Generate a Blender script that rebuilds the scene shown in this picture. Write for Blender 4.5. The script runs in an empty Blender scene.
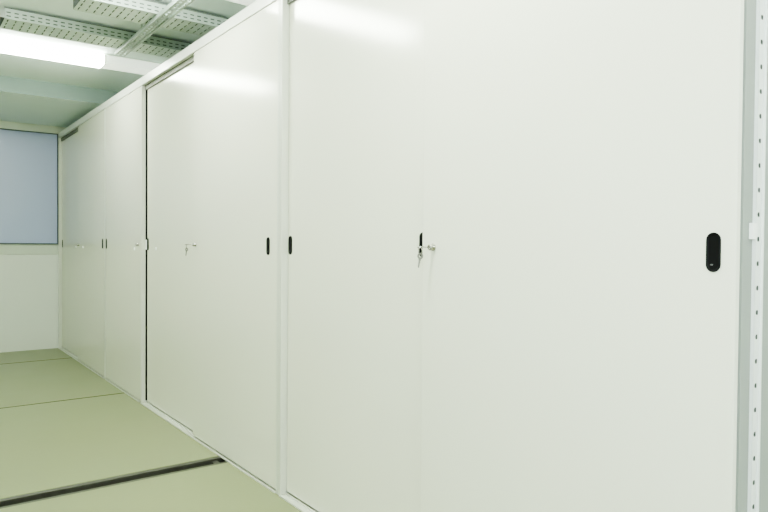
import bpy, bmesh, math
from mathutils import Vector, Matrix

S = bpy.context.scene
COL = S.collection
H = 1.098            # camera height above the floor
D = 1.33             # front plane of the cabinet row (x)
WALL_R = D + 0.56
WALL_L = -1.62
WALL_B = 7.42
WALL_F = -2.3
CEIL = 1.303 + H

# ------------------------------------------------------------------ materials
def nodes_of(name):
    m = bpy.data.materials.new(name)
    m.use_nodes = True
    nt = m.node_tree
    return m, nt, nt.nodes['Principled BSDF']

def mat(name, col, rough=0.5, metal=0.0, coat=0.0, noise=0.0, nscale=3.0, bump=0.0, bscale=40.0,
        emit=None, estr=0.0, spec=0.5, rvar=0.0):
    m, nt, b = nodes_of(name)
    b.inputs['Base Color'].default_value = (*col, 1)
    b.inputs['Roughness'].default_value = rough
    b.inputs['Metallic'].default_value = metal
    b.inputs['Specular IOR Level'].default_value = spec
    if coat:
        b.inputs['Coat Weight'].default_value = coat
        b.inputs['Coat Roughness'].default_value = rough * 0.8
    tc = nt.nodes.new('ShaderNodeTexCoord')
    if noise or rvar:
        n = nt.nodes.new('ShaderNodeTexNoise')
        n.inputs['Scale'].default_value = nscale
        n.inputs['Detail'].default_value = 4
        nt.links.new(tc.outputs['Object'], n.inputs['Vector'])
        if noise:
            r = nt.nodes.new('ShaderNodeMixRGB')
            r.inputs['Color1'].default_value = (*[c * (1 - noise) for c in col], 1)
            r.inputs['Color2'].default_value = (*[min(1, c * (1 + noise)) for c in col], 1)
            nt.links.new(n.outputs['Fac'], r.inputs['Fac'])
            nt.links.new(r.outputs['Color'], b.inputs['Base Color'])
        if rvar:
            mr = nt.nodes.new('ShaderNodeMapRange')
            mr.inputs['To Min'].default_value = rough - rvar
            mr.inputs['To Max'].default_value = rough + rvar
            nt.links.new(n.outputs['Fac'], mr.inputs['Value'])
            nt.links.new(mr.outputs['Result'], b.inputs['Roughness'])
    if bump:
        n2 = nt.nodes.new('ShaderNodeTexNoise')
        n2.inputs['Scale'].default_value = bscale
        n2.inputs['Detail'].default_value = 2
        nt.links.new(tc.outputs['Object'], n2.inputs['Vector'])
        bp = nt.nodes.new('ShaderNodeBump')
        bp.inputs['Strength'].default_value = bump
        bp.inputs['Distance'].default_value = 0.01
        nt.links.new(n2.outputs['Fac'], bp.inputs['Height'])
        nt.links.new(bp.outputs['Normal'], b.inputs['Normal'])
    if emit:
        b.inputs['Emission Color'].default_value = (*emit, 1)
        b.inputs['Emission Strength'].default_value = estr
    return m

M = dict(
    enamel=mat('off_white_enamel', (0.80, 0.80, 0.695), 0.16, noise=0.012, nscale=1.5, bump=0.02, bscale=5.0),
    frame=mat('frame_enamel', (0.63, 0.65, 0.575), 0.3, noise=0.01),
    fascia=mat('fascia_enamel', (0.78, 0.80, 0.74), 0.3, noise=0.01),
    inside=mat('cabinet_inside', (0.35, 0.35, 0.32), 0.6, noise=0.02),
    post=mat('galvanised_white_post', (0.74, 0.77, 0.75), 0.32, noise=0.02, nscale=8),
    greyframe=mat('grey_painted_steel', (0.27, 0.295, 0.27), 0.4, noise=0.03, nscale=4),
    gapshade=mat('dark_gap_shade', (0.006, 0.006, 0.005), 0.9, noise=0.1, spec=0.0),  # stands in for the shade inside the door gap
    pull=mat('black_plastic', (0.003, 0.003, 0.0035), 0.5, noise=0.1, spec=0.18),
    screw=mat('dark_screw', (0.10, 0.10, 0.10), 0.4, noise=0.1),
    chrome=mat('nickel', (0.42, 0.41, 0.37), 0.22, metal=1.0, noise=0.03, nscale=60),
    keysteel=mat('dull_key_steel', (0.24, 0.235, 0.21), 0.45, metal=0.8, noise=0.1, nscale=80),
    cap=mat('white_plastic', (0.93, 0.94, 0.92), 0.15, noise=0.01),
    floor=mat('green_beige_linoleum', (0.25, 0.275, 0.145), 0.36, noise=0.05, nscale=2.2, bump=0.02, bscale=30, rvar=0.06),
    joint=mat('dark_joint', (0.030, 0.036, 0.022), 0.9, noise=0.1, spec=0.1),
    slot=mat('black_channel', (0.006, 0.006, 0.006), 0.9, noise=0.1, spec=0.05),
    railshade=mat('dark_rail_shade', (0.15, 0.16, 0.125), 0.6, noise=0.05),  # dark tone for the rail's shadow above the recessed doors
    rail=mat('worn_steel_rail', (0.11, 0.11, 0.09), 0.45, metal=0.6, noise=0.25, nscale=12),
    wall=mat('painted_wall', (0.76, 0.79, 0.72), 0.6, noise=0.015, bump=0.03),
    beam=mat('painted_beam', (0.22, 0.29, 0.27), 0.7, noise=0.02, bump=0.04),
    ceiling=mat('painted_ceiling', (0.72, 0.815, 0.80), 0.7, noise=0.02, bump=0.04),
    sill=mat('sill_band', (0.60, 0.66, 0.57), 0.6, noise=0.015),
    panel=mat('white_wall_panel', (0.74, 0.78, 0.72), 0.45, noise=0.01),
    blue=mat('blue_grey_pane', (0.42, 0.475, 0.69), 0.35, noise=0.03, nscale=2.0),
    darkline=mat('dark_window_frame', (0.10, 0.12, 0.15), 0.5, noise=0.05),
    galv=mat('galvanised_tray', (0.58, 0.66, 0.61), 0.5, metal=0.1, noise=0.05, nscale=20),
    galvdark=mat('galvanised_darkened', (0.33, 0.39, 0.355), 0.5, metal=0.1, noise=0.05, nscale=20),  # same tray steel, darkened to offset strong lamp light
    edge=mat('dark_shade_strip', (0.07, 0.085, 0.075), 0.7, noise=0.05),  # dark tone painted as shade on tray tops and behind holes
    lampbody=mat('lamp_housing', (0.85, 0.88, 0.84), 0.4, noise=0.01),
    lamp=mat('lamp_diffuser', (0.9, 0.95, 0.9), 0.4, emit=(0.94, 1.0, 0.87), estr=20.0),
    cover=mat('pale_glowing_cover', (0.88, 0.93, 0.86), 0.4, emit=(0.95, 1.0, 0.90), estr=0.42),  # emission added to brighten a cover that is no lamp
    lampnear=mat('lamp_diffuser_bright', (0.9, 0.95, 0.9), 0.4, emit=(0.95, 1.0, 0.89), estr=29.0),
)

# ------------------------------------------------------------------ helpers
def bx(bm, x0, x1, y0, y1, z0, z1, mi=0, bev=0.0):
    if x0 > x1: x0, x1 = x1, x0
    if y0 > y1: y0, y1 = y1, y0
    if z0 > z1: z0, z1 = z1, z0
    v = [bm.verts.new(p) for p in ((x0,y0,z0),(x1,y0,z0),(x1,y1,z0),(x0,y1,z0),
                                   (x0,y0,z1),(x1,y0,z1),(x1,y1,z1),(x0,y1,z1))]
    fs = []
    for q in ((0,3,2,1),(4,5,6,7),(0,1,5,4),(1,2,6,5),(2,3,7,6),(3,0,4,7)):
        f = bm.faces.new([v[i] for i in q]); f.material_index = mi; fs.append(f)
    if bev:
        es = list({e for f in fs for e in f.edges})
        r = bmesh.ops.bevel(bm, geom=es, offset=bev, segments=2, affect='EDGES', profile=0.5)
        for f in r['faces']: f.material_index = mi

def rings(bm, loops, mi=0, cap0=True, cap1=True):
    vs = [[bm.verts.new(p) for p in L] for L in loops]
    n = len(vs[0])
    for a, b in zip(vs, vs[1:]):
        for i in range(n):
            f = bm.faces.new((a[i], a[(i+1) % n], b[(i+1) % n], b[i])); f.material_index = mi; f.smooth = True
    if cap0: bm.faces.new(list(reversed(vs[0]))).material_index = mi
    if cap1: bm.faces.new(vs[-1]).material_index = mi

def obj(name, bm, mats, parent=None, loc=(0,0,0), fix=True):
    if fix: bmesh.ops.recalc_face_normals(bm, faces=bm.faces)
    me = bpy.data.meshes.new(name)
    bm.to_mesh(me); bm.free()
    for m in (mats if isinstance(mats, (list, tuple)) else [mats]): me.materials.append(m)
    o = bpy.data.objects.new(name, me); COL.objects.link(o)
    o.location = loc
    if parent: o.parent = parent
    return o

def thing(name, label, cat, loc, group=None):
    o = bpy.data.objects.new(name, None); COL.objects.link(o)
    o.empty_display_size = 0.1
    o.location = loc; o['label'] = label; o['category'] = cat
    if group: o['group'] = group
    return o

def struct(name, bm, mats):
    o = obj(name, bm, mats); o['kind'] = 'structure'; return o

def box_obj(name, dims, m, parent=None, bev=0.0):
    bm = bmesh.new(); bx(bm, *dims, bev=bev); return obj(name, bm, m, parent)

def plate_with_holes(bm, origin, ua, va, nu, pu, rows, width, hole_u, hole_v, mi=0, seg=12):
    """flat sheet: nu cells of pitch pu along ua; rows = list of (v0, v1) bands along va, each cell
    of a band holding one rounded slot hole_u x hole_v"""
    O = Vector(origin); U = Vector(ua); V = Vector(va)
    def P(u, v): return O + U * u + V * v
    prev = 0.0
    for (v0, v1, hu, hv) in rows:
        if v0 > prev + 1e-6:
            q = [P(0, prev), P(nu*pu, prev), P(nu*pu, v0), P(0, v0)]
            bm.faces.new([bm.verts.new(p) for p in q]).material_index = mi
        for i in range(nu):
            cu, cv = (i + .5) * pu, (v0 + v1) / 2
            inner, outer = [], []
            r = min(hu, hv) / 2
            for k in range(seg):
                a = 2*math.pi*(k + .5)/seg
                du, dv = r*math.cos(a), r*math.sin(a)
                if hu > hv: du += math.copysign(hu/2 - r, du)
                else: dv += math.copysign(hv/2 - r, dv)
                inner.append(P(cu + du, cv + dv))
            # outer loop: the cell's rectangle sampled at matching angles
            for k in range(seg):
                a = 2*math.pi*(k + .5)/seg
                c, s = math.cos(a), math.sin(a)
                t = max(abs(c), abs(s))
                outer.append(P(cu + c/t*pu/2, cv + s/t*(v1-v0)/2))
            vi = [bm.verts.new(p) for p in inner]; vo = [bm.verts.new(p) for p in outer]
            for k in range(seg):
                bm.faces.new((vo[k], vo[(k+1) % seg], vi[(k+1) % seg], vi[k])).material_index = mi
            # corners of the cell
            for sx in (-1, 1):
                for sy in (-1, 1):
                    c = bm.verts.new(P(cu + sx*pu/2, cv + sy*(v1-v0)/2))
                    best = sorted(range(seg), key=lambda k: (vo[k].co - c.co).length)[:2]
                    try: bm.faces.new((c, vo[best[0]], vo[best[1]])).material_index = mi
                    except ValueError: pass
        prev = v1
    if width > prev + 1e-6:
        q = [P(0, prev), P(nu*pu, prev), P(nu*pu, width), P(0, width)]
        bm.faces.new([bm.verts.new(p) for p in q]).material_index = mi

# ------------------------------------------------------------------ room shell
bm = bmesh.new()
bx(bm, WALL_L, WALL_R, WALL_F, WALL_B, -0.14, -0.075, 1)                 # dark sub-floor seen only in the gaps
gap = 0.011
cuts = [(-0.48, gap), (1.33, gap), (3.137, 0.062), (4.94, gap), (6.72, gap)]
y = WALL_F
for c, g in cuts + [(WALL_B + .2, 0)]:
    e = min(c - g, WALL_B)
    bx(bm, WALL_L, WALL_R, y, e, -0.06, 0.0, 0, 0.0015)
    bx(bm, WALL_L, WALL_R, y, e, -0.075, -0.06, 1)
    if c < WALL_B and g == gap: bx(bm, WALL_L, WALL_R, c - g, c + g, -0.02, -0.0015, 1)
    y = c + g
struct('floor', bm, [M['floor'], M['joint']])

# steel floor track lying in the wide slot
t = thing('floor_track', 'dark steel track slot set across the green floor below the cabinets', 'floor track', ((WALL_L+1.42)/2, 3.137, -0.06))
def local_box(name, dims, m, parent, bev=0.0):
    L = parent.location
    bm = bmesh.new(); bx(bm, dims[0]-L.x, dims[1]-L.x, dims[2]-L.y, dims[3]-L.y, dims[4]-L.z, dims[5]-L.z, bev=bev)
    return obj(name, bm, m, parent)
local_box('channel_floor', (WALL_L+.01, 1.42, 3.082, 3.192, -0.0745, -0.064), M['slot'], t)
local_box('edge_rail', (WALL_L+.01, 1.42, 3.0765, 3.104, -0.0635, -0.002), M['rail'], t, .002)
local_box('edge_rail', (WALL_L+.01, 1.42, 3.170, 3.1975, -0.0635, -0.002), M['rail'], t, .002)
local_box('end_stop', (1.275, 1.305, 3.105, 3.169, -0.0635, -0.012), M['rail'], t, .002)

T = 0.1
bm = bmesh.new(); bx(bm, WALL_L-T, WALL_R+T, WALL_F-T, WALL_B+T, CEIL, CEIL+T); struct('ceiling', bm, M['ceiling'])
bm = bmesh.new(); bx(bm, WALL_L-T, WALL_L, WALL_F-T, WALL_B+T, -0.14, CEIL); struct('wall_left', bm, M['wall'])
bm = bmesh.new(); bx(bm, WALL_R, WALL_R+T, WALL_F-T, WALL_B+T, -0.14, CEIL); struct('wall_right', bm, M['wall'])
bm = bmesh.new(); bx(bm, WALL_L, WALL_R, WALL_F-T, WALL_F, -0.14, CEIL); struct('wall_front', bm, M['wall'])
# back wall with the opening of the blue-grey pane
bm = bmesh.new(); bx(bm, WALL_L, WALL_R, WALL_B, WALL_B+T, -0.14, CEIL); struct('wall_back', bm, M['panel'])
zt, zb, zl = 1.103+H, -0.021+H, -0.130+H
bm = bmesh.new(); bx(bm, WALL_L, WALL_R, 5.942, WALL_B, 1.18+H, CEIL); bx(bm, WALL_L, WALL_R, 5.946, WALL_B, 1.1793+H, 1.1799+H, 1); struct('trim_1', bm, [M['beam'], M['ceiling']])       # downstand beam; light put into its dark face and pale underside colours
bm = bmesh.new(); bx(bm, WALL_L, WALL_R, WALL_B-.03, WALL_B, zt+.004, 1.18+H, bev=.002); struct('trim_2', bm, M['wall'])   # white header
bm = bmesh.new(); bx(bm, WALL_L, WALL_R, WALL_B-.010, WALL_B, zl, zb-.006, bev=.002); struct('trim_3', bm, M['sill'])     # sill band
w = thing('window_1', 'blue-grey pane in a thin dark frame above white panelling', 'window', (0, WALL_B-.02, zb))
w['kind'] = 'structure'
for k in ('label', 'category'): del w[k]
xr = 1.326
local_box('window_pane', (WALL_L+.06, xr-.008, WALL_B-.012, WALL_B-.002, zb+.006, zt-.006), M['blue'], w)
bm = bmesh.new(); L = w.location
for d in ((WALL_L+.05, xr, zb-.006, zb+.006), (WALL_L+.05, xr, zt-.006, zt+.003), (xr-.008, xr, zb+.006, zt-.006), (WALL_L+.05, WALL_L+.06, zb+.006, zt-.006)):
    bx(bm, d[0]-L.x, d[1]-L.x, -.012, .018, d[2]-L.z, d[3]-L.z)
obj('window_frame', bm, M['darkline'], w)

# ------------------------------------------------------------------ cabinets
Z_TOP, Z_RAIL = 1.115+H, 1.063+H
DEPTH = 0.46
REC = 0.031          # recess of the rear doors
DT = 0.018           # door thickness
RW, RH = 0.0150, 0.0405

def stadium(w, h, n=10):
    pts = []
    for k in range(n+1):
        a = math.pi*k/n; pts.append((w*math.cos(a), h-w + w*math.sin(a)))
    for k in range(n+1):
        a = math.pi + math.pi*k/n; pts.append((w*math.cos(a), -(h-w) + w*math.sin(a)))
    return pts

def pull_mesh():
    # raised rim, shallow dish; the plate lies in the yz plane and faces -x
    bm = bmesh.new()
    L = []
    for s, x in ((1.0, 0.0), (1.0, -0.0016), (0.93, -0.0028), (0.80, -0.0026), (0.66, -0.0008)):
        d = RW*(1-s)
        L.append([(x, yy, zz) for yy, zz in stadium(RW-d, RH-d)])
    rings(bm, L, 0)
    # small screw head low in the dish
    rings(bm, [[(x, .003 + r*math.cos(2*math.pi*k/10), -.0255 + r*.55*math.sin(2*math.pi*k/10)) for k in range(10)]
               for r, x in ((.0032, -.0006), (.0032, -.0019), (.0022, -.0022))], 1)
    return bm

def lock_mesh():
    # round cylinder lock with bevelled nose
    bm = bmesh.new()
    n = 20
    L = []
    for r, x in ((.0115, 0), (.0115, -.003), (.0092, -.0045), (.0092, -.015), (.0080, -.0175), (.0060, -.0175), (.0056, -.0160)):
        L.append([(x, r*math.cos(2*math.pi*k/n), r*math.sin(2*math.pi*k/n)) for k in range(n)])
    rings(bm, L)
    bx(bm, -.0167, -.0158, -.0008, .0008, -.0045, .0045)
    return bm

def cap_mesh(r=.011):
    bm = bmesh.new(); n = 14
    L = []
    for rr, x in ((r, 0), (r, -.003), (r*.8, -.006), (r*.4, -.0075)):
        L.append([(x, rr*math.cos(2*math.pi*k/n), rr*math.sin(2*math.pi*k/n)) for k in range(n)])
    rings(bm, L)
    return bm

PULL = LOCK = CAP = None
def mount(kind, parent, wx, wy, wz):
    """a pull, lock or cap on a door at a world place; parent's chain is only translated"""
    global PULL, LOCK, CAP
    bmf, mm, nm = {'pull': (pull_mesh, [M['pull'], M['screw']], 'finger_pull'),
                   'lock': (lock_mesh, [M['chrome']], 'door_lock'),
                   'cap': (cap_mesh, [M['cap']], 'door_cap')}[kind]
    cur = {'pull': PULL, 'lock': LOCK, 'cap': CAP}[kind]
    root = parent.parent
    off = root.location + parent.location
    loc = Vector((wx, wy, wz)) - off
    if cur is None:
        o = obj(nm, bmf(), mm, parent, loc)
        if kind == 'pull': PULL = o
        elif kind == 'lock': LOCK = o
        else: CAP = o
    else:
        o = cur.copy(); COL.objects.link(o); o.parent = parent; o.location = loc
    if kind == 'pull': o['label'] = 'black oval finger pull'
    elif kind == 'lock': o['label'] = 'small round metal lock'
    else: o['label'] = 'small white round cap'
    return o

def cabinet(y0, y1, label, doors, near_open=False, near_set=0.0):
    """y0 near end, y1 far end; doors: list of (kind, ya, yb) with kind front / rear"""
    y0 += .0008; y1 -= .0008
    root = thing('storage_cabinet', label, 'cabinet', (D + DEPTH/2, (y0+y1)/2, 0), 'row of sliding-door cabinets')
    o = root.location
    def part(name, dims, m, bev=0.0, lab=None):
        p = local_box(name, dims, m, root, bev)
        if lab: p['label'] = lab
        return p
    xb = D + DEPTH
    part('side_panel', (D, xb, y1-.02, y1, .0, Z_TOP), M['frame'], .0012)
    if not near_open:
        part('side_panel', (D+near_set, xb, y0, y0+.02, .0, Z_TOP), M['frame'], .0012)
    ya, yb = y0 + (.0 if near_open else .0205), y1 - .0205
    part('back_panel', (xb-.012, xb, ya, yb, .07, Z_TOP-.02), M['inside'])
    part('top_panel', (D+.022, xb, ya, yb, Z_TOP-.018, Z_TOP), M['frame'])
    part('bottom_panel', (D+.085, xb-.013, ya, yb, .0, .06), M['inside'])
    part('shelf', (D+.10, xb-.014, ya+.045, yb-.002, 1.05, 1.075), M['inside'])
    # top rail: fascia; the dark strip behind it paints its shadow
    bm = bmesh.new()
    bx(bm, D-o.x-.002, D+.021-o.x, y0-o.y, y1-o.y, Z_RAIL, Z_TOP+.0005, bev=.0015)
    obj('top_rail', bm, M['fascia'], root)
    # bottom track: front lip, ledge and two guide ridges
    bm = bmesh.new()
    for d in ((-.007, .0, 0, .008), (.0, .084, 0, .0045), (.0215, .0265, .0045, .012), (.056, .061, .0045, .012)):
        bx(bm, D+d[0]-o.x, D+d[1]-o.x, ya-o.y, yb-o.y, d[2], d[3], bev=.001 if d[0] < 0 else 0)
    obj('bottom_track', bm, M['frame'], root)
    part('rail_shade', (D+.0215, D+.0285, ya+.001, yb-.001, Z_RAIL-.032, Z_TOP-.02), M['railshade'], .0008)  # dark strip added as the rail's shadow over the rear doors
    out = []
    for kind, a, b in doors:
        x = D + (.0015 if kind == 'front' else REC)
        top = Z_RAIL - .003 if kind == 'front' else Z_TOP - .02
        out.append(part('sliding_door', (x, x+DT, a, b, .0150, top), M['enamel'], .0022))
    return root, out

XF, XR = D + .0015, D + REC

# nearest cabinet
c1, (d1f, d1r) = cabinet(.648, 2.552, 'nearest wide off-white sliding-door cabinet, keys in its lock, perforated post at its open end',
    [('front', .6225, 1.587), ('rear', 1.535, 2.528)], near_open=True)
mount('pull', d1f, XF, .667, -.011+H); mount('lock', d1f, XF, 1.534, -.008+H)
mount('pull', d1r, XR, 2.506, -.007+H); mount('pull', d1r, XR, 1.6345-.0135, -.001+H)
# second cabinet
c2, (d2f, d2r) = cabinet(2.552, 4.568, 'second wide off-white cabinet from the camera, dark gap beside its recessed far door',
    [('front', 2.572, 3.583), ('rear', 3.52, 4.522)])
mount('pull', d2f, XF, 2.658, -.012+H); mount('lock', d2f, XF, 3.545, -.010+H)
mount('pull', d2r, XR, 4.503, -.012+H); mount('cap', d2r, XR, 4.33, -.042+H)
# third, narrow cabinet
c3, (d3f,) = cabinet(4.568, 5.522, 'narrow off-white cabinet with one flush door, between two wide cabinets', [('front', 4.5705, 5.502)], near_set=.021)
mount('pull', d3f, XF, 5.481, -.013+H); mount('lock', d3f, XF, 4.625, -.014+H); mount('cap', d3f, XF, 4.711, -.046+H)
# far cabinet
c4, (d4f, d4r) = cabinet(5.522, 7.412, 'farthest wide off-white cabinet, standing against the back wall by the blue-grey pane',
    [('front', 5.548, 6.496), ('rear', 6.44, 7.388)])
mount('pull', d4f, XF, 5.603, -.012+H); mount('lock', d4f, XF, 6.46, -.026+H); mount('cap', d4f, XF, 6.294, -.046+H)
mount('pull', d4r, XR, 7.36, -.018+H); mount('cap', d4r, XR, 6.74, -.049+H)

# dark strip painting the gap's shade beside the second cabinet's far door, and the white strike plate bridging it
o = c2.location
p = local_box('gap_shade', (D+.027, D+.075, 4.5355, 4.5470, .02, Z_RAIL-.02), M['gapshade'], c2); p['label'] = 'dark strip painted as shade in the gap along the door edge'
p = local_box('strike_plate', (D+.022, D+.0265, 4.515, 4.5470, -.048+H, .018+H), M['cap'], c2, .001); p['label'] = 'white strike plate'

# perforated upright post and door jamb at the open end of the nearest cabinet
YP = .613
o = c1.location
bm = bmesh.new()
X0, X1 = 1.394, 1.4140
pitch = .0498
n = 43
zs_ = .0437
plate_with_holes(bm, (X0-o.x, YP-o.y, zs_), (0,0,1), (1,0,0), n, pitch, [(.0005, .0195, .0105, .0110)], X1-X0, 0, 0)
zt_ = zs_ + n*pitch
bx(bm, X0-o.x, X1-o.x, YP-o.y, YP+.0015-o.y, .012, zs_-.0002)
bx(bm, X0-o.x, X0+.0015-o.x, YP+.0005-o.y, YP+.034-o.y, .012, zt_)
bx(bm, X1-.0015-o.x, X1-o.x, YP+.0005-o.y, YP+.034-o.y, .012, zt_)
bx(bm, X1+.0006-o.x, X1+.0075-o.x, YP-.004-o.y, YP+.034-o.y, .012, zt_, bev=.001)
bx(bm, X0+.0016-o.x, X1-.0016-o.x, YP+.002-o.y, YP+.004-o.y, .012, zt_, 1)  # dark backing that paints shade into the holes
p = obj('perforated_post', bm, [M['post'], M['edge']], c1); p['label'] = 'white upright post with a row of round holes'
p = local_box('door_jamb', (1.3525, X0-.0005, .620, .647, .012, Z_RAIL-.003), M['greyframe'], c1); p['label'] = 'grey steel jamb'
p = local_box('end_panel', (X1+.009, D+DEPTH, .626, .646, .0, Z_TOP), M['greyframe'], c1); p['label'] = 'grey end panel'
p = local_box('strike_plate', (1.3775, 1.3925, .611, .6197, .016+H, .049+H), M['cap'], c1, .0008); p['label'] = 'white strike plate'

# ------------------------------------------------------------------ keys
def tube_ring(bm, c, R, r, axis_u, axis_v, n=22, m=8):
    c = Vector(c); U = Vector(axis_u).normalized(); V = Vector(axis_v).normalized(); W = U.cross(V)
    g = []
    for i in range(n):
        a = 2*math.pi*i/n; d = U*math.cos(a) + V*math.sin(a)
        g.append([bm.verts.new(c + d*(R + r*math.cos(2*math.pi*j/m)) + W*(r*math.sin(2*math.pi*j/m))) for j in range(m)])
    for i in range(n):
        for j in range(m):
            f = bm.faces.new((g[i][j], g[(i+1) % n][j], g[(i+1) % n][(j+1) % m], g[i][(j+1) % m])); f.smooth = True

def key_mesh():
    """flat key: bow at the origin side (with hole), blade along +u; lies in the local xz plane, thickness in y"""
    bm = bmesh.new(); n = 20
    th = .0011
    def ringpts(r, yy): return [(r*math.cos(2*math.pi*k/n), yy, r*.92*math.sin(2*math.pi*k/n)) for k in range(n)]
    lo = [[bm.verts.new(p) for p in ringpts(r, yy)] for r, yy in ((.0042, -th), (.0112, -th), (.0112, th), (.0042, th))]
    for a in range(4):
        b = (a+1) % 4
        for k in range(n):
            bm.faces.new((lo[a][k], lo[a][(k+1) % n], lo[b][(k+1) % n], lo[b][k]))
    # blade with a shoulder and three bitting steps
    prof = [(.0105, -.0042), (.015, -.0042), (.015, -.0032), (.038, -.0030), (.041, .0), (.038, .0022), (.034, .0012), (.031, .0026), (.027, .0014),
            (.023, .0030), (.019, .0022), (.015, .0034), (.0105, .0042)]
    A = [bm.verts.new((x, -th, z)) for x, z in prof]; B = [bm.verts.new((x, th, z)) for x, z in prof]
    bm.faces.new(A); bm.faces.new(list(reversed(B)))
    for k in range(len(prof)):
        bm.faces.new((A[k], B[k], B[(k+1) % len(prof)], A[(k+1) % len(prof)]))
    return bm

def key_set(wx, wy, wz, label, first=None):
    """inserted key pointing into the door (+x), a split ring on its bow, a second key hanging"""
    r = thing('key_ring', label, 'keys', (wx, wy, wz), 'keys left in cabinet locks')
    if first is None:
        bmv = key_mesh()
        a = obj('key', bmv, M['chrome'], r, (-.034, 0, 0)); a.rotation_euler = (math.radians(80), 0, 0)
        bm = bmesh.new(); tube_ring(bm, (0,0,0), .0120, .0010, (0.2,1,0), (0,0,1))
        g = obj('split_ring', bm, M['chrome'], r, (-.036, .000, -.0105))
        h = a.copy(); COL.objects.link(h); h.parent = r; h.location = (-.034, .002, -.027); h.scale = (.9, .9, .9); h.data = h.data.copy(); h.data.materials[0] = M['keysteel']
        h.rotation_euler = (0, math.radians(98), math.radians(-55))
    else:
        for ch in list(first.children):
            c = ch.copy(); COL.objects.link(c); c.parent = r
    return r
k1 = key_set(XF-.0165, 1.534, -.008+H, 'metal keys hanging on a ring from the lock of the nearest cabinet')
k2 = key_set(XF-.0165, 3.545, -.010+H, 'metal keys hanging on a ring from the lock of the second cabinet', k1)

# ------------------------------------------------------------------ ceiling services
def tray(yc0, label, x0=.478, n=35):
    W, ZB, ZT = .215, 1.228+H, 1.284+H
    pitch = .039
    r = thing('cable_tray', label, 'cable tray', (x0 + n*pitch/2, yc0 + W/2, ZB), 'perforated cable trays under the ceiling')
    ox, oy, oz = r.location
    bm = bmesh.new()
    side = [(.006, .024, .023, .007), (.026, .044, .023, .007)]
    plate_with_holes(bm, (x0-ox, yc0-oy, 0), (1,0,0), (0,0,1), n, pitch, side, ZT-ZB, 0, 0)
    o_ = obj('side_wall', bm, M['galvdark'], r)
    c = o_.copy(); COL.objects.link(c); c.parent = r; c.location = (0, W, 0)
    bm = bmesh.new()
    bot = [(.012, .072, 0.006, .044), (.078, .138, .006, .044), (.144, .204, .006, .046)]
    plate_with_holes(bm, (x0-ox, yc0-oy, 0.0004), (1,0,0), (0,1,0), n, pitch, bot, W, 0, 0)
    obj('tray_bottom', bm, M['galv'], r)
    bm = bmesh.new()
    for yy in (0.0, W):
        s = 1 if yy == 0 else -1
        bx(bm, x0-ox, x0+n*pitch-ox, yc0+yy-oy, yc0+yy+s*.012-oy, ZT-ZB+.0002, ZT-ZB+.0065)  # dark strip painted as the shadow line between tray and ceiling
        bx(bm, x0-ox, x0+n*pitch-ox, yc0+yy+s*.004-oy, yc0+yy+s*.006-oy, .004, ZT-ZB+.0001)  # dark liner that puts shade into the side slots
    obj('shade_strip', bm, M['edge'], r)
    for xx in (1.157, 1.72):
        for yy in (.05, W-.05):
            bm = bmesh.new()
            bx(bm, xx-.006-ox, xx+.006-ox, yc0+yy-.006-oy, yc0+yy+.006-oy, .001, CEIL-ZB-.0003)
            obj('hanger_rod', bm, M['galv'], r)
    return r
tray(4.154, 'perforated cable tray nearest the lit ceiling lamp')
tray(3.568, 'perforated cable tray at the top edge of the photo, farther from the lit lamp', .478+.039*7, 28)

# slotted strut running under both trays
r = thing('support_strut', 'thin slotted strut running crosswise below both cable trays', 'strut', (1.158, 3.5, 1.205+H))
bm = bmesh.new()
y0s, np_, ps = 2.86, 37, .0425
plate_with_holes(bm, (-.032, y0s-3.5, 0), (0,1,0), (1,0,0), np_, ps, [(.006, .031, .028, .014), (.033, .058, .028, .014)], .064, 0, 0)
obj('slotted_face', bm, M['galvdark'], r)
for s in (-.032, .0305):
    bm = bmesh.new(); bx(bm, s, s+.0015, y0s-3.5, y0s+np_*ps-3.5, .0003, .0225); obj('strut_flange', bm, M['galvdark'], r)

for yy in (2.95, 3.96):
    bm = bmesh.new(); bx(bm, -.005, .005, yy-3.5-.005, yy-3.5+.005, .001, CEIL-1.205-H-.0003); obj('hanger_rod', bm, M['galv'], r)

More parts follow.
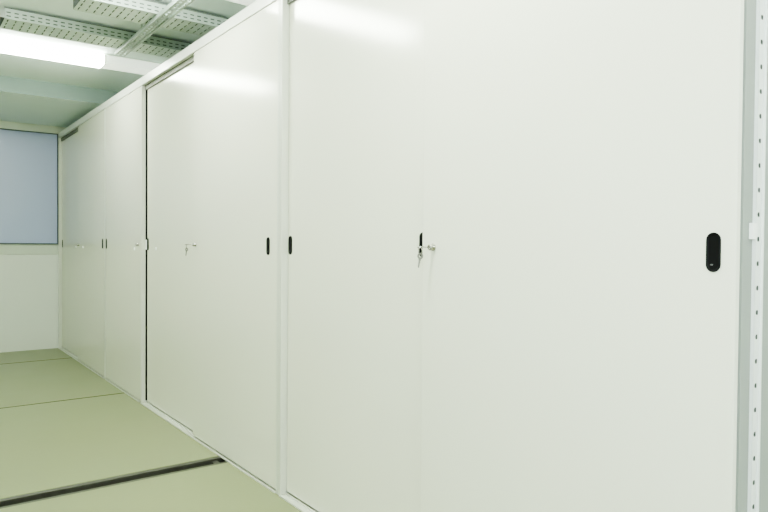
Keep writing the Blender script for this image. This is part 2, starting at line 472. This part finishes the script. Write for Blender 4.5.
# lamps
def lamp(yc, label, first=None):
    zb_ = 1.222 + H
    r = thing('ceiling_light', label, 'lamp', (.70, yc, CEIL), 'fluorescent ceiling lamps')
    if first:
        for ch in first.children:
            c = ch.copy(); COL.objects.link(c); c.parent = r
            if c.name.startswith('diffuser'):
                c.data = ch.data.copy(); c.data.materials[0] = M['lampnear']
        return r
    bm = bmesh.new(); bx(bm, -.455, 1.15, -.078, .078, -.010, -.0003, bev=.002)
    bx(bm, .4505, .462, -.086, .086, -.075, -.0105, bev=.002); bx(bm, -.462, -.4505, -.086, .086, -.075, -.0105, bev=.002)
    obj('lamp_housing', bm, M['lampbody'], r)
    # diffuser: rounded trough section
    bm = bmesh.new(); sec = []
    for k in range(13):
        a = math.pi*k/12
        cx, cz = math.cos(a), math.sin(a)
        sec.append((.086*math.copysign(abs(cx)**.5, cx), -.0105 - .068*abs(cz)**.5))
    A = [bm.verts.new((-.45, yy, zz)) for yy, zz in sec]; B = [bm.verts.new((.45, yy, zz)) for yy, zz in sec]
    for k in range(12): f = bm.faces.new((A[k], A[k+1], B[k+1], B[k])); f.smooth = True
    bm.faces.new(A); bm.faces.new(list(reversed(B))); bm.faces.new((A[0], B[0], B[12], A[12]))
    obj('diffuser', bm, M['lamp'], r)
    bm = bmesh.new()
    bx(bm, .4625, 1.15, -.084, .084, -.066, -.0105, bev=.004)
    obj('blank_cover', bm, M['cover'], r)['label'] = 'pale cover with added glow continuing beside the lamp'
    return r
l1 = lamp(4.875, 'lit white fluorescent lamp across the ceiling, seen at upper left')
for yy in (3.10, 1.34, -.42):
    lamp(yy, 'lit white fluorescent lamp on the ceiling, above the view', l1)

# daylight: added fill lamp behind the camera, no window modelled
la = bpy.data.lights.new('cool_fill', 'AREA'); la.shape = 'RECTANGLE'; la.size = 1.6; la.size_y = 1.5; la.energy = 30; la.spread = math.radians(95); la.color = (.80, .91, 1.0)
lo_ = bpy.data.objects.new('cool_fill', la); COL.objects.link(lo_); lo_.location = (WALL_L+.05, -.9, 1.45)
lo_.rotation_euler = (Vector((1.33+1.62, 1.5, -.15))).to_track_quat('-Z', 'Z').to_euler()

# ------------------------------------------------------------------ world, camera
wd = bpy.data.worlds.new('room_world'); S.world = wd; wd.use_nodes = True
wd.node_tree.nodes['Background'].inputs['Color'].default_value = (.8, .9, .85, 1)
wd.node_tree.nodes['Background'].inputs['Strength'].default_value = 0.3

f, yaw, pitch_, roll = 653.94, 0.63969, 0.017844, 0.0078315
fw = Vector((math.sin(yaw)*math.cos(pitch_), math.cos(yaw)*math.cos(pitch_), -math.sin(pitch_)))
r0 = Vector((math.cos(yaw), -math.sin(yaw), 0)); u0 = r0.cross(fw)
rr = r0*math.cos(roll) + u0*math.sin(roll); uu = u0*math.cos(roll) - r0*math.sin(roll)
cd = bpy.data.cameras.new('camera'); cam = bpy.data.objects.new('camera', cd); COL.objects.link(cam)
cd.sensor_fit = 'HORIZONTAL'; cd.sensor_width = 36; cd.lens = 36*f/768; cd.clip_start = .02; cd.clip_end = 60
mw = Matrix((rr, uu, -fw)).transposed().to_4x4(); mw.translation = Vector((0, 0, H))
cam.matrix_world = mw
S.camera = cam

S.view_settings.view_transform = 'AgX'
S.view_settings.look = 'AgX - Medium High Contrast'
S.view_settings.exposure = 1.10
S.cycles.use_denoising = True
S.cycles.max_bounces = 14
S.cycles.diffuse_bounces = 8
S.cycles.glossy_bounces = 6
S.cycles.sample_clamp_indirect = 6
